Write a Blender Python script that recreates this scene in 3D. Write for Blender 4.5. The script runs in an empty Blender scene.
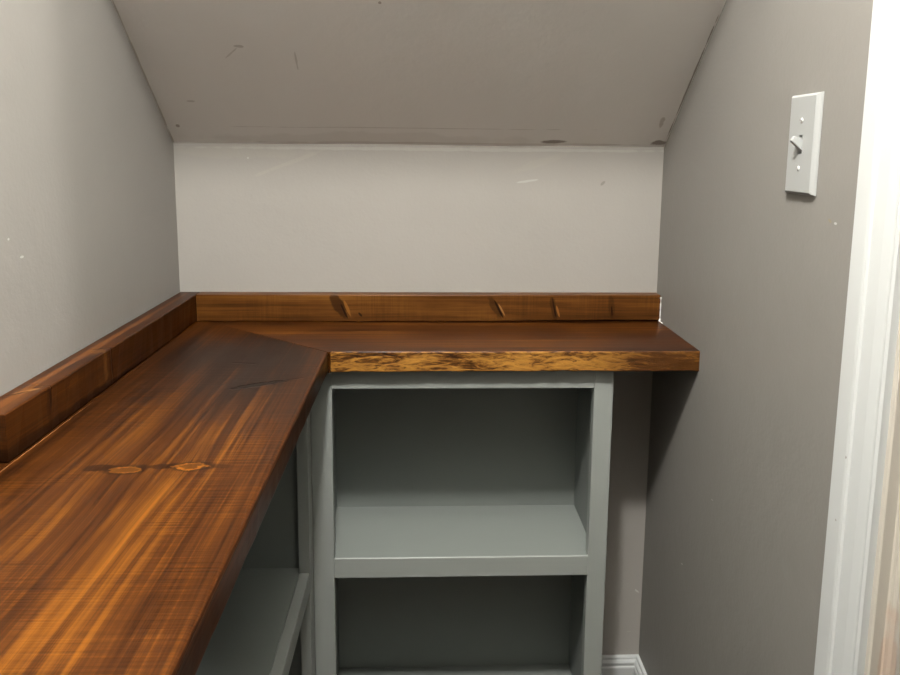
import bpy, bmesh, math, random
from mathutils import Vector, Matrix
random.seed(7)
S = bpy.context.scene
COL = S.collection

# ------------------------------------------------------------------ camera
PITCH, YAW, ROLL = 0.1396, 0.0367, 0.0088
F = Vector((math.sin(YAW)*math.cos(PITCH), math.cos(YAW)*math.cos(PITCH), -math.sin(PITCH)))
R0 = Vector((math.cos(YAW), -math.sin(YAW), 0))
U0 = R0.cross(F)
Rv = R0*math.cos(ROLL) + U0*math.sin(ROLL)
Uv = U0*math.cos(ROLL) - R0*math.sin(ROLL)
cam_data = bpy.data.cameras.new('camera')
cam = bpy.data.objects.new('camera', cam_data)
COL.objects.link(cam)
M = Matrix.Identity(4)
for i in range(3):
    M[i][0] = Rv[i]; M[i][1] = Uv[i]; M[i][2] = -F[i]
M[0][3], M[1][3], M[2][3] = 0.0, -1.4306, 1.194
cam.matrix_world = M
cam_data.sensor_width = 36
cam_data.lens = 710.7/900*36
cam_data.shift_y = -(337.5-250.3)/900
cam_data.clip_start = 0.02
S.camera = cam

# ------------------------------------------------------------------ world, lights, exposure
W = bpy.data.worlds.new('world'); S.world = W
W.use_nodes = True
W.node_tree.nodes['Background'].inputs[0].default_value = (0.9, 0.93, 1.0, 1)
W.node_tree.nodes['Background'].inputs[1].default_value = 0.02
def lamp(name, kind, loc, power, colour, **kw):
    d = bpy.data.lights.new(name, kind); d.energy = power; d.color = colour
    for k, v in kw.items(): setattr(d, k, v)
    o = bpy.data.objects.new(name, d); COL.objects.link(o); o.location = loc
    return o
lamp('closet_lamp', 'POINT', (-0.06, -1.15, 2.230), 125.0, (1.0, 0.965, 0.91), shadow_soft_size=0.05)
lamp('hall_lamp', 'POINT', (1.50, -1.09, 1.55), 52.0, (1.0, 0.965, 0.91), shadow_soft_size=0.04)
S.view_settings.view_transform = 'Standard'
S.view_settings.look = 'None'
S.view_settings.gamma = 1
S.view_settings.use_curve_mapping = False
S.view_settings.exposure = 0.0

# ------------------------------------------------------------------ measures
XL, XR = -0.4933, 0.4821          # left and right wall faces
ZT, SL = 1.2043, 0.878            # top of the back wall, rise of the sloped ceiling
CT, CB = 0.8521, 0.8141           # worktop top and underside
YF = -0.2436                      # front edge of the short worktop
XF = -0.1635                      # front edge of the long worktop
YC = -0.2240                      # front of the cabinet below the short worktop
YE = -1.12                        # near end of the long worktop

# ------------------------------------------------------------------ node helpers
class NT:
    def __init__(s, name):
        s.m = bpy.data.materials.new(name); s.m.use_nodes = True
        s.t = s.m.node_tree; s.n = s.t.nodes; s.l = s.t.links
        s.b = s.n['Principled BSDF']
        g = s.n.new('ShaderNodeNewGeometry'); s.pos = g.outputs['Position']
    def put(s, sock, v):
        if hasattr(v, 'links') or isinstance(v, bpy.types.NodeSocket): s.l.new(v, sock)
        else: sock.default_value = v
    def math(s, op, a, b=0.0, c=None, clamp=False):
        n = s.n.new('ShaderNodeMath'); n.operation = op; n.use_clamp = clamp
        s.put(n.inputs[0], a); s.put(n.inputs[1], b)
        if c is not None: s.put(n.inputs[2], c)
        return n.outputs[0]
    def vmath(s, op, a, b):
        n = s.n.new('ShaderNodeVectorMath'); n.operation = op
        s.put(n.inputs[0], a); s.put(n.inputs[1], b)
        return n.outputs['Value'] if op in ('DOT_PRODUCT', 'LENGTH') else n.outputs[0]
    def dot(s, v): return s.vmath('DOT_PRODUCT', s.pos, Vector(v))
    def comb(s, x, y, z):
        n = s.n.new('ShaderNodeCombineXYZ')
        for i, v in enumerate((x, y, z)): s.put(n.inputs[i], v)
        return n.outputs[0]
    def noise(s, vec, scale=1.0, detail=2.0, rough=0.5, dist=0.0):
        n = s.n.new('ShaderNodeTexNoise')
        s.put(n.inputs['Vector'], vec); n.inputs['Scale'].default_value = scale
        n.inputs['Detail'].default_value = detail; n.inputs['Roughness'].default_value = rough
        n.inputs['Distortion'].default_value = dist
        return n.outputs[0]
    def ramp(s, f, stops):
        n = s.n.new('ShaderNodeValToRGB'); s.put(n.inputs[0], f)
        e = n.color_ramp.elements
        while len(e) < len(stops): e.new(0.5)
        for k, (p, c) in zip(e, stops):
            k.position = p; k.color = (*c, 1) if not isinstance(c, (int, float)) else (c, c, c, 1)
        return n.outputs[0]
    def mrange(s, f, a, b, c=0.0, d=1.0, smooth=True):
        n = s.n.new('ShaderNodeMapRange')
        n.interpolation_type = 'SMOOTHSTEP' if smooth else 'LINEAR'
        s.put(n.inputs[0], f)
        for i, v in enumerate((a, b, c, d)): n.inputs[i+1].default_value = v
        return n.outputs[0]
    def mix(s, f, a, b, mode='MIX'):
        n = s.n.new('ShaderNodeMix'); n.data_type = 'RGBA'; n.blend_type = mode
        s.put(n.inputs[0], f)
        for i, v in ((6, a), (7, b)):
            if isinstance(v, tuple): n.inputs[i].default_value = (*v, 1) if len(v) == 3 else v
            else: s.put(n.inputs[i], v)
        return n.outputs[2]
    def bump(s, h, strength, dist, prev=None):
        n = s.n.new('ShaderNodeBump'); n.inputs['Strength'].default_value = strength
        n.inputs['Distance'].default_value = dist; s.put(n.inputs['Height'], h)
        if prev is not None: s.l.new(prev, n.inputs['Normal'])
        return n.outputs[0]
    def done(s, colour, rough, normal=None, spec=0.5):
        if isinstance(colour, tuple): s.b.inputs['Base Color'].default_value = (*colour, 1)
        else: s.put(s.b.inputs['Base Color'], colour)
        s.put(s.b.inputs['Roughness'], rough)
        s.b.inputs['Specular IOR Level'].default_value = spec
        if normal is not None: s.l.new(normal, s.b.inputs['Normal'])
        return s.m
    def spot(s, c, a, ra, b, rb, wobble=0.5, freq=60.0):
        """mask of one mark: an irregular ellipse about point c, half-axes ra along a and rb along b"""
        d = s.vmath('SUBTRACT', s.pos, Vector(c))
        u = s.math('DIVIDE', s.vmath('DOT_PRODUCT', d, Vector(a).normalized()), ra)
        v = s.math('DIVIDE', s.vmath('DOT_PRODUCT', d, Vector(b).normalized()), rb)
        r = s.math('SQRT', s.math('ADD', s.math('MULTIPLY', u, u), s.math('MULTIPLY', v, v)))
        n = s.math('MULTIPLY', s.math('SUBTRACT', s.noise(s.pos, freq, 3), 0.5), wobble*2)
        return s.mrange(s.math('ADD', r, n), 1.15, 0.75)

def paint(name, base, rough=0.5, grain=0.25, marks=(), spec=0.4, roller=140.0, blotch=0.06, mark_gain=1.0):
    t = NT(name)
    big = t.noise(t.pos, 3.5, 3)
    col = t.mix(big, tuple(c*(1-blotch) for c in base), tuple(min(1, c*(1+blotch)) for c in base))
    fine = t.noise(t.pos, roller, 4, 0.6)
    med = t.noise(t.pos, 18.0, 3)
    for (c, a, ra, b, rb, colour, k, *w) in marks:
        m = t.spot(c, a, ra, b, rb, *(w or ()))
        col = t.mix(t.math('MULTIPLY', m, k), col, tuple(c2*mark_gain for c2 in colour))
    nrm = t.bump(fine, grain, 0.0015)
    nrm = t.bump(med, grain*0.9, 0.006, nrm)
    return t.done(col, rough, nrm, spec)

def wood(name, along, across, through, dark, mid, amber, knots=(), streaks=(), fine=230.0, coarse=34.0, bias=0.0,
         saw=0.35, rough=0.36, gashes=(), seed=0.0, mottle=9.0, blotches=(), gain=1.0, lines=0.22, warp=0.010, thick=0.6, spec=0.16):
    """stained pine; knots are (across, along, r_across, r_along, swirl), streaks (across, along, r_across, r_along, strength)"""
    t = NT(name)
    m_, a_ = (lambda x, y: t.math('MULTIPLY', x, y)), (lambda x, y: t.math('ADD', x, y))
    s_ = lambda x, y: t.math('SUBTRACT', x, y)
    u, v, w = t.dot(across), t.dot(along), t.dot(through)
    ws = a_(w, seed)
    w1 = s_(t.noise(t.comb(m_(u, 4.0), m_(v, 1.3), ws), 1.0, 2), 0.5)
    w2 = s_(t.noise(t.comb(m_(u, 16.0), m_(v, 5.0), a_(ws, 2.0)), 1.0, 2), 0.5)
    ring = a_(a_(u, m_(w1, warp)), a_(m_(w2, warp*0.35), m_(w, thick)))
    us = a_(a_(u, m_(w1, 0.006)), m_(w2, 0.0035))
    wob = s_(t.noise(t.comb(u, m_(v, 1.6), ws), 62.0, 4, 0.65), 0.5)
    kq = None
    for (ku, kv, ru, rv, sw_) in knots:
        du = t.math('DIVIDE', s_(u, ku), ru); dv = t.math('DIVIDE', s_(v, kv), rv)
        q = t.math('SQRT', a_(m_(du, du), m_(dv, dv)))
        q = a_(q, m_(wob, 1.7))
        halo = t.math('EXPONENT', m_(a_(m_(m_(du, du), 0.14), m_(m_(dv, dv), 0.012)), -1.0))
        ring = a_(ring, m_(halo, 0.008*sw_))
        kq = q if kq is None else t.math('MINIMUM', kq, q)
    n1 = t.noise(t.comb(m_(ring, fine), m_(v, 2.4), a_(m_(w, 20), seed)), 1.0, 3, 0.6)
    n2 = t.noise(t.comb(m_(ring, coarse), m_(v, 1.0), a_(m_(w, 6), seed+3)), 1.0, 3, 0.55)
    n3 = t.noise(t.comb(m_(u, mottle*2.0), m_(v, mottle), a_(ws, 9)), 1.0, 4, 0.6)
    n4 = t.noise(t.comb(m_(ring, 135.0), m_(v, 0.8), a_(ws, 14)), 1.0, 1)
    n5 = t.noise(t.comb(m_(ring, 16.0), m_(v, 2.2), a_(ws, 21)), 1.0, 2)
    f = a_(a_(m_(n1, 0.70), m_(n2, 0.52)), m_(n3, 0.45))
    n6 = t.noise(t.comb(m_(ring, 760.0), m_(v, 9.0), a_(ws, 31)), 1.0, 2, 0.6)
    f = a_(f, m_(s_(n6, 0.5), 0.42))
    f = a_(f, -0.335+bias)
    f = a_(f, m_(m_(t.mrange(n4, 0.54, 0.62), t.mrange(n5, 0.42, 0.56)), lines))
    for (su, sv, ru, rv, k) in streaks:
        du = t.math('DIVIDE', s_(us, su), ru); dv = t.math('DIVIDE', s_(v, sv), rv)
        f = a_(f, m_(m_(t.math('EXPONENT', m_(a_(m_(du, du), m_(dv, dv)), -1.0)), k), t.mrange(n5, 0.38, 0.62, 0.35, 1.3) if k > 0 else 1.0))
    sn = t.noise(t.comb(m_(u, 11.0), m_(v, 380.0), m_(w, 11.0)), 1.0, 2)
    sp = t.mrange(t.noise(t.comb(u, v, a_(ws, 5)), 8.0, 2), 0.40, 0.62)
    f = a_(f, m_(m_(s_(sn, 0.5), sp), saw))
    f = t.math('ADD', m_(s_(f, 0.5), gain), 0.5, clamp=True)
    col = t.ramp(f, ((0.15, dark), (0.48, mid), (0.98, amber)))
    for (c, a, ra, b, rb, colour, k, *x) in blotches:
        mk = t.spot(c, a, ra, b, rb, *(x or (0.7, 20.0)))
        col = t.mix(m_(mk, k), col, colour)
    if kq is not None:
        fib = t.noise(t.comb(m_(u, 60), m_(v, 260), ws), 1.0, 3)
        core = t.mix(fib, tuple(c*0.9 for c in mid), tuple(c*0.62 for c in amber))
        col = t.mix(m_(t.mrange(kq, 1.75, 1.05), 0.85), col, tuple(c*1.3 for c in dark))
        pt = t.mrange(t.noise(t.comb(u, v, a_(ws, 3.3)), 48.0, 2), 0.38, 0.58, 0.45, 1.0)
        col = t.mix(m_(t.mrange(kq, 1.12, 0.90), pt), col, tuple(c*1.25 for c in amber))
        col = t.mix(t.mrange(kq, 0.86, 0.60), col, core)
    hgt = a_(m_(n1, 0.6), m_(sn, m_(sp, saw)))
    for (c, a, ra, b, rb) in gashes:
        g = t.spot(c, a, ra, b, rb, 0.55, 70.0)
        col = t.mix(m_(g, 0.88), col, tuple(c2*0.4 for c2 in dark))
        hgt = s_(hgt, m_(g, 3.0))
    nrm = t.bump(hgt, 0.25, 0.0012)
    return t.done(col, a_(m_(n3, 0.16), rough-0.08), nrm, spec)

def raw_edge(name, dark, mid, amber):
    """torn, blotchy board edge running along x"""
    t = NT(name)
    x, z = t.dot((1, 0, 0)), t.dot((0, 0, 1))
    q = t.comb(t.math('MULTIPLY', x, 30.0), t.math('MULTIPLY', z, 130.0), 2.3)
    a = t.noise(q, 1.0, 4, 0.62, 1.4)
    b = t.noise(t.comb(t.math('MULTIPLY', x, 8.0), t.math('MULTIPLY', z, 30.0), 7.7), 1.0, 2, 0.5, 0.6)
    c = t.noise(t.comb(t.math('MULTIPLY', x, 90.0), t.math('MULTIPLY', z, 420.0), 5.1), 1.0, 3)
    f = t.math('ADD', t.math('ADD', t.math('MULTIPLY', a, 1.15), t.math('MULTIPLY', b, 0.95)), t.math('MULTIPLY', c, 0.25))
    col = t.ramp(t.math('ADD', f, -0.70), ((0.30, dark), (0.44, mid), (0.54, tuple((p+q_)/2 for p, q_ in zip(mid, amber))), (0.74, amber)))
    # the right end of the edge is darker, more evenly stained
    k = t.mrange(t.math('ADD', x, t.math('MULTIPLY', t.math('SUBTRACT', a, 0.5), 0.25)), 0.27, 0.42, 0.0, 0.6)
    col = t.mix(k, col, mid)
    nrm = t.bump(t.math('ADD', a, t.math('MULTIPLY', c, 0.3)), 0.5, 0.0022)
    return t.done(col, 0.36, nrm, 0.3)

# ------------------------------------------------------------------ mesh helpers
def finish(name, bm, mat, parent=None, loc=(0, 0, 0), smooth=False):
    me = bpy.data.meshes.new(name)
    bmesh.ops.recalc_face_normals(bm, faces=bm.faces)
    bmesh.ops.translate(bm, verts=bm.verts, vec=-Vector(loc))
    bm.to_mesh(me); bm.free()
    me.materials.append(mat)
    if smooth:
        for p in me.polygons: p.use_smooth = True
        me.set_sharp_from_angle(angle=math.radians(28))
    o = bpy.data.objects.new(name, me); COL.objects.link(o)
    if parent is not None: o.parent = parent
    else: o.location = loc
    return o
def box_into(bm, x0, x1, y0, y1, z0, z1, bev=0.0, seg=2):
    r = bmesh.ops.create_cube(bm, size=1.0)
    for v in r['verts']:
        v.co = Vector(((x0+x1)/2 + v.co.x*(x1-x0), (y0+y1)/2 + v.co.y*(y1-y0), (z0+z1)/2 + v.co.z*(z1-z0)))
    if bev > 0:
        es = list({e for v in r['verts'] for e in v.link_edges})
        bmesh.ops.bevel(bm, geom=es, offset=bev, segments=seg, affect='EDGES', profile=0.5)
def box(name, mat, dims, bev=0.0, parent=None, loc=(0, 0, 0), seg=2):
    bm = bmesh.new(); box_into(bm, *dims, bev, seg)
    return finish(name, bm, mat, parent, loc)
def prism_into(bm, pts, axis, a, b):
    """polygon pts (in the two other axes, in order) swept along axis from a to b"""
    def P(q, h):
        return {'x': (h, q[0], q[1]), 'y': (q[0], h, q[1]), 'z': (q[0], q[1], h)}[axis]
    lo = [bm.verts.new(P(q, a)) for q in pts]; hi = [bm.verts.new(P(q, b)) for q in pts]
    n = len(pts)
    bm.faces.new(lo[::-1]); bm.faces.new(hi)
    side = [bm.faces.new((lo[i], lo[(i+1) % n], hi[(i+1) % n], hi[i])) for i in range(n)]
    return lo, hi, side
def prism(name, mat, pts, axis, a, b, parent=None, loc=(0, 0, 0), bev=0.0):
    bm = bmesh.new(); prism_into(bm, pts, axis, a, b)
    if bev: bmesh.ops.bevel(bm, geom=bm.edges[:], offset=bev, segments=2, affect='EDGES', profile=0.5)
    return finish(name, bm, mat, parent, loc)
def board(name, mat, poly, z0, z1, parent=None, loc=(0, 0, 0), rough_sides=(), bev=0.0028, amp=0.0011, step=0.018, drop=None, edge_mat=None, seed=1, other=0.4):
    """a plank with eased, slightly uneven arrises; poly is its outline seen from above"""
    rnd = random.Random(seed)
    pts, tags = [], []
    n = len(poly)
    for i in range(n):
        p, q = Vector(poly[i]), Vector(poly[(i+1) % n])
        k = max(1, int((q-p).length/step))
        for j in range(k):
            pts.append(p.lerp(q, j/k)); tags.append(i)
    bm = bmesh.new()
    wl = bm.edges.layers.float.new('bevel_weight_edge')
    lo, hi, side = prism_into(bm, [tuple(p) for p in pts], 'z', z0, z1)
    rim = [e for e in bm.edges if abs(e.verts[0].co.z - e.verts[1].co.z) < 1e-6]
    for i, (l, h) in enumerate(zip(lo, hi)):
        if tags[i] in rough_sides and tags[i-1] in rough_sides:
            p, q = Vector(poly[tags[i]]), Vector(poly[(tags[i]+1) % n])
            nrm = Vector((q.y-p.y, -(q.x-p.x))).normalized()
            a = rnd.uniform(-1, 1)*amp; b = rnd.uniform(-1, 1)*amp
            l.co.x += nrm.x*a; l.co.y += nrm.y*a; l.co.z += abs(rnd.uniform(-1, 1))*amp*1.2
            h.co.x += nrm.x*b*0.6; h.co.y += nrm.y*b*0.6
        if drop: l.co.z += drop(l.co)
    if edge_mat is not None:
        for i, f in enumerate(side):
            if tags[i] in rough_sides: f.material_index = 1
    for e in rim:
        vs = set(e.verts)
        on = any(((lo[i] in vs and lo[(i+1) % len(lo)] in vs) or (hi[i] in vs and hi[(i+1) % len(hi)] in vs)) and (tags[i] in rough_sides) for i in range(len(lo)))
        e[wl] = 1.0 if on else other
    o = finish(name, bm, mat, parent, loc, smooth=False)
    if edge_mat is not None: o.data.materials.append(edge_mat)
    md = o.modifiers.new('ease', 'BEVEL'); md.limit_method = 'WEIGHT'; md.width = bev; md.segments = 4
    dg = bpy.context.evaluated_depsgraph_get()
    me = bpy.data.meshes.new_from_object(o.evaluated_get(dg))
    o.modifiers.clear(); o.data = me; me.name = name
    return o
def thing(name, label, cat, loc, group=None):
    o = bpy.data.objects.new(name, None); COL.objects.link(o)
    o.empty_display_size = 0.05; o.location = loc
    o['label'] = label; o['category'] = cat
    if group: o['group'] = group
    return o
def tag(o, label, cat):
    o['label'] = label; o['category'] = cat; return o
def struct(o):
    o['kind'] = 'structure'; return o

# ------------------------------------------------------------------ materials
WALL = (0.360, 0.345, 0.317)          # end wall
SIDE = (0.246, 0.236, 0.218)          # side walls, set darker than the end wall
YV, XV, ZV = (0, 1, 0), (1, 0, 0), (0, 0, 1)
SLV = (0, -1, SL)                                     # up the sloped ceiling
dk = (0.16, 0.125, 0.10)
m_back = paint('greige_paint_end_wall', WALL, 0.42, 0.22, [
    ((0.2064, 0, 1.134), (1, 0, .14), .024, (-.14, 0, 1), .0022, (.75, .74, .70), .7, .5, 90.),
    ((0.3609, 0, 1.131), (1, 0, -1), .003, (1, 0, 1), .006, (.33, .31, .28), .6),
    ((-.3489, 0, 1.176), XV, .002, ZV, .002, (.85, .85, .82), .9),
    ((-.27, 0, 1.166), (1, 0, .38), .085, (-.38, 0, 1), .004, (.66, .62, .54), .4, .6, 30.),
    ((-.36, 0, 1.188), XV, .13, ZV, .013, (.63, .60, .53), .45, .7, 25.),
    ((.05, 0, 1.196), XV, .5, ZV, .0035, (.74, .72, .66), .5, .8, 40.),
    ((.23, 0, 1.170), (1, 0, .35), .06, (-.35, 0, 1), .008, (.62, .59, .52), .35, .6, 30.),
    ((.4714, 0, .236), (1, 0, 1), .002, (1, 0, -1), .006, (.85, .84, .8), .9, .8, 200.),
    ((.4579, 0, .139), XV, .006, ZV, .0012, (.7, .68, .63), .6),
], roller=160, mark_gain=.63, spec=.15)
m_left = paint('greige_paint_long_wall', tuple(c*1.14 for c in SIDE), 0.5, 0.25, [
    ((XL, -.55, 1.06), YV, .004, ZV, .0015, (.8, .8, .76), .8),
    ((XL, -.515, 1.115), YV, .003, ZV, .003, (.42, .40, .36), .6),
    ((XL, -.575, 1.085), YV, .002, ZV, .0015, (.85, .85, .8), .8),
], roller=160, mark_gain=.63, spec=.15)
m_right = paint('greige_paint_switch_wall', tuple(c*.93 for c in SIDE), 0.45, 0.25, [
    ((XR, -.6053, 1.115), (0, 1, .5), .004, (0, -.5, 1), .002, (.40, .35, .24), .8),
    ((XR, -.617, 1.113), YV, .003, ZV, .0015, (.8, .8, .78), .8),
    ((XR, -.217, .435), (0, 1, -.4), .005, (0, .4, 1), .0014, (.75, .73, .68), .7),
    ((XR, -.33, .62), (0, 1, -.2), .004, (0, .2, 1), .0012, (.72, .70, .66), .5),
    ((XR, -.40, .33), (0, 1, .3), .005, (0, -.3, 1), .0014, (.72, .70, .66), .5),
    ((XR, -.020, 1.217), SLV, .03, (0, 1, 1), .004, (.30, .27, .23), .7),
], roller=160, mark_gain=.63, spec=.15)
sm, sd = (.50, .48, .45), (.20, .165, .14)
m_slope = paint('pale_ceiling_paint', (0.82, 0.815, 0.79), 0.55, 0.28, [
    ((.255, -.0095, 1.2126), XV, .025, SLV, .0055, sd, .8, .35, 60.),
    ((.468, -.010, 1.213), XV, .016, SLV, .0075, sd, .8, .7, 90.),
    ((.457, -.054, 1.252), SLV, .014, XV, .005, (.36, .32, .28), .55, .7, 90.),
    ((.4800, -.13, 1.32), SLV, .15, XV, .0016, sd, .75, .9, 40.),
    ((-.4920, -.13, 1.32), SLV, .19, XV, .0014, (.30, .26, .22), .6, .9, 30.),
    ((-.471, -.036, 1.236), XV, .0035, SLV, .004, (.36, .32, .28), .8),
    ((-.314, -.183, 1.365), (1, -.35, .3), .008, SLV, .0030, sm, .75, .6, 60.),
    ((-.330, -.172, 1.355), (1, -.8, .7), .018, (1, .8, -.7), .0018, sm, .55, .6, 60.),
    ((-.222, -.162, 1.346), SLV, .021, XV, .0018, sm, .6, .5, 60.),
    ((-.43, -.085, 1.28), XV, .008, SLV, .0022, sm, .6, .6, 60.),
    ((-.072, -.252, 1.426), XV, .0025, SLV, .0025, (.36, .32, .28), .8),
    ((-.06, -.036, 1.236), XV, .32, SLV, .0013, (.55, .53, .50), .5, 1.2, 22.),
    ((-.11, -.0125, 1.215), XV, .30, SLV, .018, (.70, .69, .66), .5, .9, 14.),
    ((.06, -.004, 1.208), XV, .4, SLV, .003, (.52, .49, .45), .5, .9, 20.),
], roller=120)
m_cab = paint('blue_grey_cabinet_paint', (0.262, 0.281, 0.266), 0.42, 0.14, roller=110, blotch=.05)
m_inside = paint('cabinet_paint_inside_shade', (0.185, 0.203, 0.192), 0.5, 0.14, roller=110, blotch=.05)  # cabinet paint darkened, interior shade put into the colour
m_trim = paint('white_trim_paint', (0.55, 0.573, 0.57), 0.32, 0.05, [
    ((.4670, -.7029, .8633), YV, .0018, ZV, .0018, (.2, .17, .14), .8), ((.4675, -.6935, .7841), YV, .0013, ZV, .0013, (.28, .25, .22), .7),
], roller=70, blotch=.02)
m_jamb = paint('cream_jamb_paint', (.50, .47, .41), .3, .05, [((.497, -.755, .60), ZV, .12, XV, .006, (.42, .27, .19), .5, .8, 25.)], roller=70, blotch=.03)
m_plastic = paint('white_switch_plastic', (0.36, 0.372, 0.367), 0.30, 0.0, blotch=.0)
m_screw = paint('white_screw_paint', (0.6, 0.6, 0.59), 0.25, 0.0, blotch=.0)
m_slot = paint('dark_slot', (0.05, 0.05, 0.05), 0.6, 0.0, blotch=.0)
m_caulk = paint('white_caulk', (0.82, 0.82, 0.80), 0.5, 0.3, blotch=.0, roller=300)
m_front = paint('dark_brown_far_wall', (.06, .05, .04), .6, 0.0)  # unseen wall behind the camera; it and the floor are darkened to cut bounce
m_floor = wood('brown_floor_planks', YV, XV, ZV, (.02, .012, .007), (.05, .03, .016), (.09, .055, .03), saw=0.0)

DK, MD, AM = (0.0110, 0.0034, 0.0010), (0.052, 0.0152, 0.0023), (0.172, 0.058, 0.0056)
m_long = wood('stained_pine_long_board', YV, XV, ZV, DK, MD, AM,
    knots=[(-.3194, -.698, .0165, .0085, .8), (-.2526, -.690, .0175, .0085, -.8)],
    gashes=[((-.2400, -.4180, CT), (.0722, .035, 0), .043, (-.035, .0722, 0), .0085), ((-.205, -.399, CT), (.0722, .035, 0), .030, (-.035, .0722, 0), .002),
            ((-.2891, -.3137, CT), (1, -.15, 0), .018, (.15, 1, 0), .0030)],
    seed=1.7, gain=1.05, bias=-.035, saw=.60, lines=.15,
    streaks=[(-.277, -.975, .012, .14, 0.19), (-.262, -.80, .0030, .13, 0.23), (-.268, -.83, .0022, .12, 0.14), (-.250, -.60, .004, .09, 0.14), (-.290, -.79, .004, .03, 0.28),
             (-.315, -.80, .0025, .12, 0.19), (-.322, -.86, .003, .10, 0.17), (-.302, -.62, .003, .08, 0.15), (-.200, -.80, .0011, .25, 0.17), (-.2045, -.80, .0014, .3, 0.30), (-.2125, -.78, .0009, .3, 0.17),
             (-.219, -.74, .0014, .3, 0.17), (-.226, -.70, .0011, .2, 0.14), (-.192, -.85, .0012, .2, 0.14), (-.225, -.52, .0016, .10, 0.17), (-.215, -.50, .0014, .10, 0.17), (-.262, -.50, .0016, .1, 0.14),
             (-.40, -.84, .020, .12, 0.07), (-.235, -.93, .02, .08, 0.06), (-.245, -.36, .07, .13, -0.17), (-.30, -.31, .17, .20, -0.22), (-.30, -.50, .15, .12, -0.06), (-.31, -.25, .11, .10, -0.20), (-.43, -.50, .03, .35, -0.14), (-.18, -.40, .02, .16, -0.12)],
    blotches=[((-.346, -.694, CT), XV, .022, YV, .009, DK, .75, 1.0, 55.), ((-.286, -.690, CT), XV, .024, YV, .006, DK, .7, .9, 70.), ((-.4488, -.66, CT), YV, .16, XV, .0011, (.22, .09, .03), .8, .8, 30.),  # thin amber line paints the edge highlight along the filler seam
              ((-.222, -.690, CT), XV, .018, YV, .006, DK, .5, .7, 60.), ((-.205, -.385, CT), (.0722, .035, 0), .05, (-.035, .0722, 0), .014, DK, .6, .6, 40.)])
m_short = wood('stained_pine_short_board', XV, YV, ZV, DK, MD, AM, seed=5.1, bias=-.07, coarse=40, saw=.15, gain=1.3, lines=.3, spec=.22,
    streaks=[(-.213, .12, .010, .55, .16), (-.165, .25, .004, .25, .18), (-.12, -.1, .006, .2, .15), (-.20, .42, .04, .10, -.14)])
m_edge = wood('stained_pine_edge_grain', YV, ZV, XV, DK, MD, AM, seed=2.2, bias=-.27, fine=300, coarse=60, saw=.2, thick=.1)
m_bark = raw_edge('stained_pine_raw_edge', (.026, .0085, .002), (.092, .034, .0065), (.40, .19, .036))
KD = (.022, .007, .002)
m_splash = wood('stained_pine_back_upstand', XV, ZV, YV, (.026, .0085, .0024), (.082, .029, .0058), (.21, .088, .0165), seed=3.9, bias=.02, saw=.30, fine=150, coarse=60, thick=.1, lines=.1, warp=.016,
    blotches=[((-.172, -.03, .886), (.55, 0, -1), .028, (1, 0, .55), .011, KD, .75, .6, 60.), ((.143, -.03, .882), (.55, 0, -1), .024, (1, 0, .55), .008, KD, .6, .6, 60.),
              ((.262, -.03, .880), (.22, 0, -1), .026, (1, 0, .22), .006, KD, .6, .6, 60.), ((.3816, -.03, .880), (.1, 0, -1), .024, (1, 0, .1), .007, KD, .5, .6, 60.),
              ((.271, -.03, .874), (.3, 0, -1), .012, (1, 0, .3), .002, (.3, .13, .03), .6, .6, 60.), ((.157, -.03, .876), (.55, 0, -1), .016, (1, 0, .55), .0016, (.36, .18, .06), .7, .6, 60.),
              ((-.153, -.03, .878), (.4, 0, -1), .018, (1, 0, .4), .003, (.26, .11, .022), .6, .6, 60.)],
    gashes=[((-.160, -.03, .873), (.45, 0, -1), .016, (1, 0, .45), .0022), ((.151, -.03, .878), (.5, 0, -1), .021, (1, 0, .5), .0026),
            ((.2635, -.03, .880), (.22, 0, -1), .020, (1, 0, .22), .0018), ((.3816, -.03, .874), (.1, 0, -1), .010, (1, 0, .1), .0014),
            ((-.128, -.03, .866), (1, 0, -1.2), .005, (1.2, 0, 1), .0022)])
m_side = wood('stained_pine_side_upstand', YV, ZV, XV, DK, MD, AM, seed=6.6, bias=-.10, saw=.2, fine=200, coarse=60, thick=.1, lines=.1, warp=.016,
    blotches=[((-.453, -.587, .885), (0, .1, 1), .026, (0, 1, -.1), .006, KD, .6, .6, 60.), ((-.453, -.60, .856), (0, 1, -.02), .30, (0, .02, 1), .011, (.008, .0025, .0008), .75, .4, 25.), ((-.472, -.60, .9064), (1, .9, 0), .016, (-.9, 1, 0), .004, (.30, .14, .04), .6, .6, 60.),
              ((-.466, -.43, .9064), (1, -.4, 0), .014, (.4, 1, 0), .010, (.13, .05, .012), .6, .9, 60.), ((-.475, -.45, .9064), YV, .45, XV, .006, (.17, .058, .010), .5, .5, 15.)],
    gashes=[((-.453, -.583, .893), (0, .15, 1), .016, (0, 1, -.15), .0015), ((-.463, -.418, .9064), (1, .5, 0), .014, (-.5, 1, 0), .0022),
            ((-.478, -.61, .9064), (1, .9, 0), .014, (-.9, 1, 0), .0016)])
m_filler = wood('stained_pine_filler', YV, XV, ZV, DK, MD, AM, seed=4.4, bias=-.10)

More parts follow.
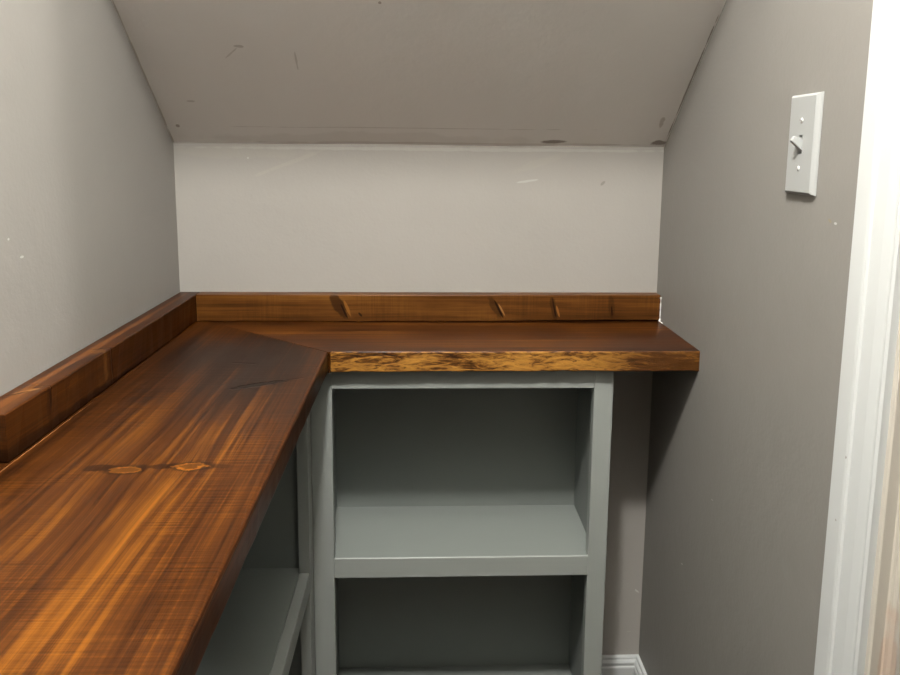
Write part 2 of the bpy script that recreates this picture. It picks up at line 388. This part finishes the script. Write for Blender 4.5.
# ------------------------------------------------------------------ room shell
YB = -3.0
struct(box('floor', m_floor, (XL-.1, 2.0, YB-.1, .1, -.05, 0)))
struct(box('wall_back', m_back, (XL-.1, XR+.115, 0, .1, 0, ZT+.08)))
struct(box('wall_left', m_left, (XL-.1, XL, YB-.1, 0, 0, 2.6)))
bm = bmesh.new()
DY0, DY1, DZ = -.731, -1.50, 2.04
prism_into(bm, [(0, 0), (0, 2.6), (YB-.1, 2.6), (YB-.1, 0), (DY1, 0), (DY1, DZ), (DY0, DZ), (DY0, 0)], 'x', XR, XR+.115)
struct(finish('wall_right', bm, m_right))
struct(box('wall_front', m_front, (XL, XR, YB-.1, YB, 0, 2.6)))
yk = -.62
def cz(y, x): return ZT - SL*y
bm = bmesh.new()
# lower face of the stair slope, slightly hand-plastered, then an unseen riser and raised ceiling, shaped to clear the lamp
NX, NY = 60, 40
rows = []
rnd = random.Random(3)
wob = [sum(math.sin(i*0.23*k+k*2.1)/k for k in (1, 2, 3)) for i in range(NX+1)]
for j in range(NY+1):
    y = yk*(j/NY)**1.6
    row = []
    for i in range(NX+1):
        x = XL + (XR-XL)*i/NX
        row.append(bm.verts.new((x, y, ZT - SL*y + wob[i]*0.0009*math.exp(y*9))))
    rows.append(row)
for yy, zz in ((yk-.001, 2.45), (YB, 2.45)):
    rows.append([bm.verts.new((XL + (XR-XL)*i/NX, yy, zz)) for i in range(NX+1)])
for a, b in zip(rows, rows[1:]):
    for i in range(NX): bm.faces.new((a[i], a[i+1], b[i+1], b[i]))
r = bmesh.ops.extrude_face_region(bm, geom=bm.faces[:])
for v in r['geom']:
    if isinstance(v, bmesh.types.BMVert): v.co.z += .12
struct(finish('ceiling', bm, m_slope, smooth=True))

# baseboards
def base_profile(d, h=.083):
    """(out from the wall, up)"""
    return [(0, 0), (d, 0), (d, h-.024), (d-.001, h-.021), (d-.003, h-.020), (d-.003, h-.017), (d-.0012, h-.014), (d-.0015, h-.010),
            (d-.004, h-.007), (d-.0065, h-.006), (d-.0065, h-.003), (d-.0075, h-.0008), (d-.009, h), (0, h)]
bm = bmesh.new(); pr = base_profile(.014)
n = len(pr)
A = [bm.verts.new((.3440, -o, z)) for o, z in pr]; B = [bm.verts.new((XR-o, -o, z)) for o, z in pr]
for i in range(n): bm.faces.new((A[i], A[(i+1) % n], B[(i+1) % n], B[i]))
bm.faces.new(A); bm.faces.new(B[::-1])
struct(finish('baseboard_back', bm, m_trim))
bm = bmesh.new()
A = [bm.verts.new((XR-o, -o, z)) for o, z in pr]; B = [bm.verts.new((XR-o, -.676, z)) for o, z in pr]
for i in range(n): bm.faces.new((A[i], A[(i+1) % n], B[(i+1) % n], B[i]))
bm.faces.new(A); bm.faces.new(B[::-1])
struct(finish('baseboard_right', bm, m_trim))

# door casing and jamb in the right wall
cw = .068
def casing_profile():
    """(away from the opening, out from the wall)"""
    return [(0, 0), (0, .009), (.002, .0115), (.005, .0115), (.0065, .0095), (.010, .0105), (.020, .0125), (.030, .0135), (.036, .0140),
            (.0375, .0165), (.041, .0175), (.0425, .0155), (.050, .016), (.060, .0165), (.065, .0165), (.068, .0140), (.068, 0)]
bm = bmesh.new()
yo, yn, zo = DY0-.013, DY1+.013, DZ-.013   # reveal line of the opening
cp = casing_profile(); n = len(cp)
rings = []
for (cy, cz_, sy, sz) in ((yo, 0, 1, 0), (yo, zo, 1, 1), (yn, zo, -1, 1), (yn, 0, -1, 0)):
    rings.append([bm.verts.new((XR-o, cy+sy*a, cz_+sz*a)) for a, o in cp])
for a, b in zip(rings, rings[1:]):
    for i in range(n): bm.faces.new((a[i], a[(i+1) % n], b[(i+1) % n], b[i]))
bm.faces.new(rings[0]); bm.faces.new(rings[-1][::-1])
struct(finish('trim_1', bm, m_trim))
bm = bmesh.new()
def jamb_profile():
    """(into the wall, towards the opening)"""
    return [(-.001, 0), (-.001, .018), (.0005, .0195), (.012, .0195), (.0135, .021), (.0135, .026), (.016, .029), (.020, .0305), (.026, .029), (.028, .0305), (.046, .0315), (.049, .030), (.050, .0195), (.116, .0195), (.116, 0)]
jp = jamb_profile(); n = len(jp); rings = []
for (cy, cz_, sy, sz) in ((DY0, 0, -1, 0), (DY0, DZ, -1, -1), (DY1, DZ, 1, -1), (DY1, 0, 1, 0)):
    rings.append([bm.verts.new((XR+o, cy+sy*a, cz_+sz*a)) for o, a in jp])
for a, b in zip(rings, rings[1:]):
    for i in range(n): bm.faces.new((a[i], a[(i+1) % n], b[(i+1) % n], b[i]))
bm.faces.new(rings[0]); bm.faces.new(rings[-1][::-1])
struct(finish('trim_2', bm, m_jamb))

# ------------------------------------------------------------------ shelf cabinet under the short worktop
SR = .0340
KS = .9872                          # how far the cabinets come out under the overhang
X0, X1, ST, FT = -.2014*KS, .3416*KS, .0376, .019
ZO, ZR1, ZR2, ZB = 1.194-(1.194-.7726)*KS, 1.194-(1.194-.4475)*KS, 1.194-(1.194-.4100)*KS, 1.194-(1.194-.0735)*KS
LC = (.071, -.11, 0)
c1 = thing('shelf_cabinet', 'blue-grey open shelf cabinet standing against the end wall under the short worktop', 'cabinet', LC)
G = .0007
box('stile', m_cab, (X0, X0+ST, YC, YC+FT, 0, CB-.001), .0009, c1, LC)
box('stile', m_cab, (X1-SR, X1, YC, YC+FT, 0, CB-.001), .0009, c1, LC)
box('top_rail', m_cab, (X0+ST+.0002, X1-SR-.0002, YC+.0002, YC+FT, ZO, CB-.001), .0009, c1, LC)
# the shelf board laps over this rail and leaves a thin lip at the front
prism('middle_rail', m_cab, [(YC+.0002, ZR2), (YC+FT, ZR2), (YC+FT, ZR1-.0165), (YC+.0034, ZR1-.0165), (YC+.0034, ZR1+.0004), (YC+.0016, ZR1+.0010), (YC+.0002, ZR1-.0006)], 'x', X0+ST+.0002, X1-SR-.0002, c1, LC)
box('bottom_rail', m_cab, (X0+ST+.0002, X1-SR-.0002, YC+.0002, YC+FT, .02, ZB-.001), .0009, c1, LC)
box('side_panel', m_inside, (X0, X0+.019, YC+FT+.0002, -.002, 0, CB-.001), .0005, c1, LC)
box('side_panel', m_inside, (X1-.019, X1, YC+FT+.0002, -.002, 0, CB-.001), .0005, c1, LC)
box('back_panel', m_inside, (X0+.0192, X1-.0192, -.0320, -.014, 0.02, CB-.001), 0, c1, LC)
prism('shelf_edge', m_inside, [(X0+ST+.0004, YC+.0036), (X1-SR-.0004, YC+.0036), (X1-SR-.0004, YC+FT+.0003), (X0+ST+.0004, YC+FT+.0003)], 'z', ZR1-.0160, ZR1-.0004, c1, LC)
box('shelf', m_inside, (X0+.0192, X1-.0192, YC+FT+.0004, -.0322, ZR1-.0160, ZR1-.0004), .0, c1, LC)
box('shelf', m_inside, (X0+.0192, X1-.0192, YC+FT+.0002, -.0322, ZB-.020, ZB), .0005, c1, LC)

# ------------------------------------------------------------------ shelf cabinet under the long worktop
XC = -.2014*KS
YS = YC-.0012
LL = (-.345, -.66, 0)
c2 = thing('shelf_cabinet', 'blue-grey open shelf cabinet along the long side wall under the long worktop', 'cabinet', LL)
box('stile', m_cab, (XC-FT, XC, YS-ST, YS, 0, CB-.001), .0009, c2, LL)
box('stile', m_cab, (XC-FT, XC, YE+.03, YE+.03+ST, 0, CB-.001), .0009, c2, LL)
ya, yb = YE+.03+ST+.0002, YS-ST-.0002
box('top_rail', m_cab, (XC-FT, XC-.0002, ya, yb, ZO, CB-.001), .0009, c2, LL)
box('middle_rail', m_cab, (XC-FT, XC-.0002, ya, yb, .409+.0098, .4463+.0096), .0022, c2, LL)
box('bottom_rail', m_cab, (XC-FT, XC-.0002, ya, yb, .02, ZB), .0009, c2, LL)
xi = XL+.015
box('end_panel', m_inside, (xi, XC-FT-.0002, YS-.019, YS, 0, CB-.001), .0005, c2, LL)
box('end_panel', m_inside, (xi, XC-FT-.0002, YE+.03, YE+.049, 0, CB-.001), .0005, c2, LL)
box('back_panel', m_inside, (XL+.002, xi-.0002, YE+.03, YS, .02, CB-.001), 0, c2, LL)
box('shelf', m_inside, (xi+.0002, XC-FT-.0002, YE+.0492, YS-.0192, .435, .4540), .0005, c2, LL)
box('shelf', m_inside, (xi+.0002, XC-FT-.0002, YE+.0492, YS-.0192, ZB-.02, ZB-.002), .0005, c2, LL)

# ------------------------------------------------------------------ worktop
LW = (-.30, -.5, CB)
XS = -.4512          # seam between the wide board and the filler along the wall
wt = thing('worktop', 'thick brown stained pine L-shaped worktop with a mitred corner over the grey shelf cabinets', 'worktop', LW)
# the mitre runs from the inner corner at the upstands to the outer corner of the L
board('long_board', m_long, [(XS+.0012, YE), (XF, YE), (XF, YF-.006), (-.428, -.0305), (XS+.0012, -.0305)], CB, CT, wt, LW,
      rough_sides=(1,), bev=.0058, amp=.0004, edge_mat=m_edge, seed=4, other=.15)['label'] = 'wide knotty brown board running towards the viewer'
board('filler_strip', m_filler, [(XL+.001, YE), (XS-.0010, YE), (XS-.0010, -.001), (XL+.001, -.001)], CB, CT-.0012, wt, LW, bev=.0016, seed=5)
mx = -.0009
board('short_board', m_short, [(-.428, -.0305+.0012), (XF+.0012, YF-.004), (XF+.004, YF), (XR-.0005, YF), (XR-.0005, -.001), (-.4495, -.001), (-.4495, -.0292)], CB, CT-.0008, wt, LW,
      rough_sides=(2,), bev=.0026, amp=.0012, edge_mat=m_bark, seed=6, other=.25)['label'] = 'board along the end wall with a rough amber front edge'

# upstands
BS = .0543
o = board('upstand', m_splash, [(-.4520, -.030), (XR-.0015, -.030), (XR-.0015, -.0012), (-.4520, -.0012)], CT-.0006, CT+BS, None, (0, -.015, CT),
          rough_sides=(0,), bev=.0022, amp=.0006, seed=8,
          drop=lambda c: .0003 + .0022*max(0.0, min(1.0, (c.x-.15)/.2)))
tag(o, 'brown knotty pine upstand strip on the worktop along the end wall', 'backsplash')
up1 = o
o = board('upstand', m_side, [(XL+.0012, -.6772), (-.4530, -.6772), (-.4530, -.0012), (XL+.0012, -.0012)], CT-.0006, CT+BS, None, (-.473, -.34, CT),
          rough_sides=(1,), bev=.0026, amp=.0008, seed=9)
tag(o, 'brown pine upstand strip on the worktop along the left side wall', 'backsplash')

# caulk where the back upstand meets the right wall
bm = bmesh.new()
rnd = random.Random(2)
ringp = []
path = [(XR-.0012, -.0305, CT+BS-.004+.0)] + [(XR-.0012, -.0312, CT+BS-.006-k*.004) for k in range(12)] + [(XR-.003, -.0335, CT+.0015), (XR-.002, -.040, CT+.0008), (XR-.0015, -.046, CT+.0005)]
for k, p in enumerate(path):
    r = rnd.uniform(.0004, .0016) * (2.0 if 11 < k < 14 else 1.0)
    ringp.append([bm.verts.new((p[0]+r*math.cos(a), p[1]+r*math.sin(a), p[2]+(r*.5*math.sin(a) if k > 11 else 0))) for a in [i*math.tau/8 for i in range(8)]])
for a, b in zip(ringp, ringp[1:]):
    for i in range(8): bm.faces.new((a[i], a[(i+1) % 8], b[(i+1) % 8], b[i]))
bm.faces.new(ringp[0]); bm.faces.new(ringp[-1][::-1])
o = finish('caulk_bead', bm, m_caulk, up1, (0, -.015, CT), True); o['label'] = 'white caulk at the end of the strip'

# ------------------------------------------------------------------ light switch
PY, PZ, PW, PH, PT = -.5366, 1.2052, .0708, .1262, .0066
LS = (XR, PY, PZ)
sw = thing('light_switch', 'white toggle light switch on the grey right wall beside the door casing', 'light switch', LS)
def rect(bm, hw, hh, x): return [bm.verts.new((XR-x, PY+sy*hw, PZ+sz*hh)) for sy, sz in ((-1, -1), (1, -1), (1, 1), (-1, 1))]
bm = bmesh.new()
lv = [rect(bm, PW/2, PH/2, .0004), rect(bm, PW/2, PH/2, .0016), rect(bm, PW/2-.0012, PH/2-.0012, .0034), rect(bm, PW/2-.004, PH/2-.0022, .0054), rect(bm, PW/2-.0065, PH/2-.0036, PT)]
# toggle slot cut through the middle of the plate
sl = rect(bm, .0052, .0120, PT); sb = rect(bm, .0050, .0118, PT-.004)
for a, b in zip(lv, lv[1:]):
    for i in range(4): bm.faces.new((a[i], a[(i+1) % 4], b[(i+1) % 4], b[i]))
for i in range(4):
    bm.faces.new((lv[-1][i], lv[-1][(i+1) % 4], sl[(i+1) % 4], sl[i])); bm.faces.new((sl[i], sl[(i+1) % 4], sb[(i+1) % 4], sb[i]))
bm.faces.new(lv[0][::-1]); bm.faces.new(sb)
finish('plate', bm, m_plastic, sw, LS)
bm = bmesh.new()
# toggle lever: a tapering stub that leans out and up
secs = [(.002, -.001, .0046, .0085), (.006, .000, .0044, .0075), (.012, .0035, .0038, .0050), (.0175, .0068, .0034, .0036), (.0190, .0076, .0028, .0026)]
rg = [[bm.verts.new((XR-x+(.0022 if sz > 0 else -.0004), PY+sy*w, PZ+dz+sz*h)) for sy, sz in ((-1, -1), (1, -1), (1, 1), (-1, 1))] for x, dz, w, h in secs]
for a, b in zip(rg, rg[1:]):
    for i in range(4): bm.faces.new((a[i], a[(i+1) % 4], b[(i+1) % 4], b[i]))
bm.faces.new(rg[0][::-1]); bm.faces.new(rg[-1])
bmesh.ops.bevel(bm, geom=bm.edges[:], offset=.0006, segments=2, affect='EDGES', profile=.5)
finish('toggle', bm, m_plastic, sw, LS)
bm = bmesh.new(); box_into(bm, XR-PT+.0036, XR-PT+.0046, PY-.0036, PY+.0036, PZ-.0112, PZ-.0085)
finish('toggle_slot', bm, m_slot, sw, LS)['label'] = 'dark gap below the toggle'
for dz, ang in ((.0302, .3), (-.0302, 1.2)):
    bm = bmesh.new()
    r = bmesh.ops.create_uvsphere(bm, u_segments=16, v_segments=8, radius=1.0)
    for v in bm.verts: v.co = Vector((XR-PT-.0001 - v.co.z*.0013, PY+v.co.x*.0034, PZ+dz+v.co.y*.0034))
    s = finish('screw', bm, m_screw, sw, LS, True)
    bm = bmesh.new(); r = bmesh.ops.create_cube(bm, size=1.0)
    for v in bm.verts:
        a, b = v.co.y*.0052, v.co.z*.0007
        v.co = Vector((XR-PT-.00125+v.co.x*.0004, PY+a*math.cos(ang)-b*math.sin(ang), PZ+dz+a*math.sin(ang)+b*math.cos(ang)))
    finish('screw_slot', bm, m_slot, s, LS)
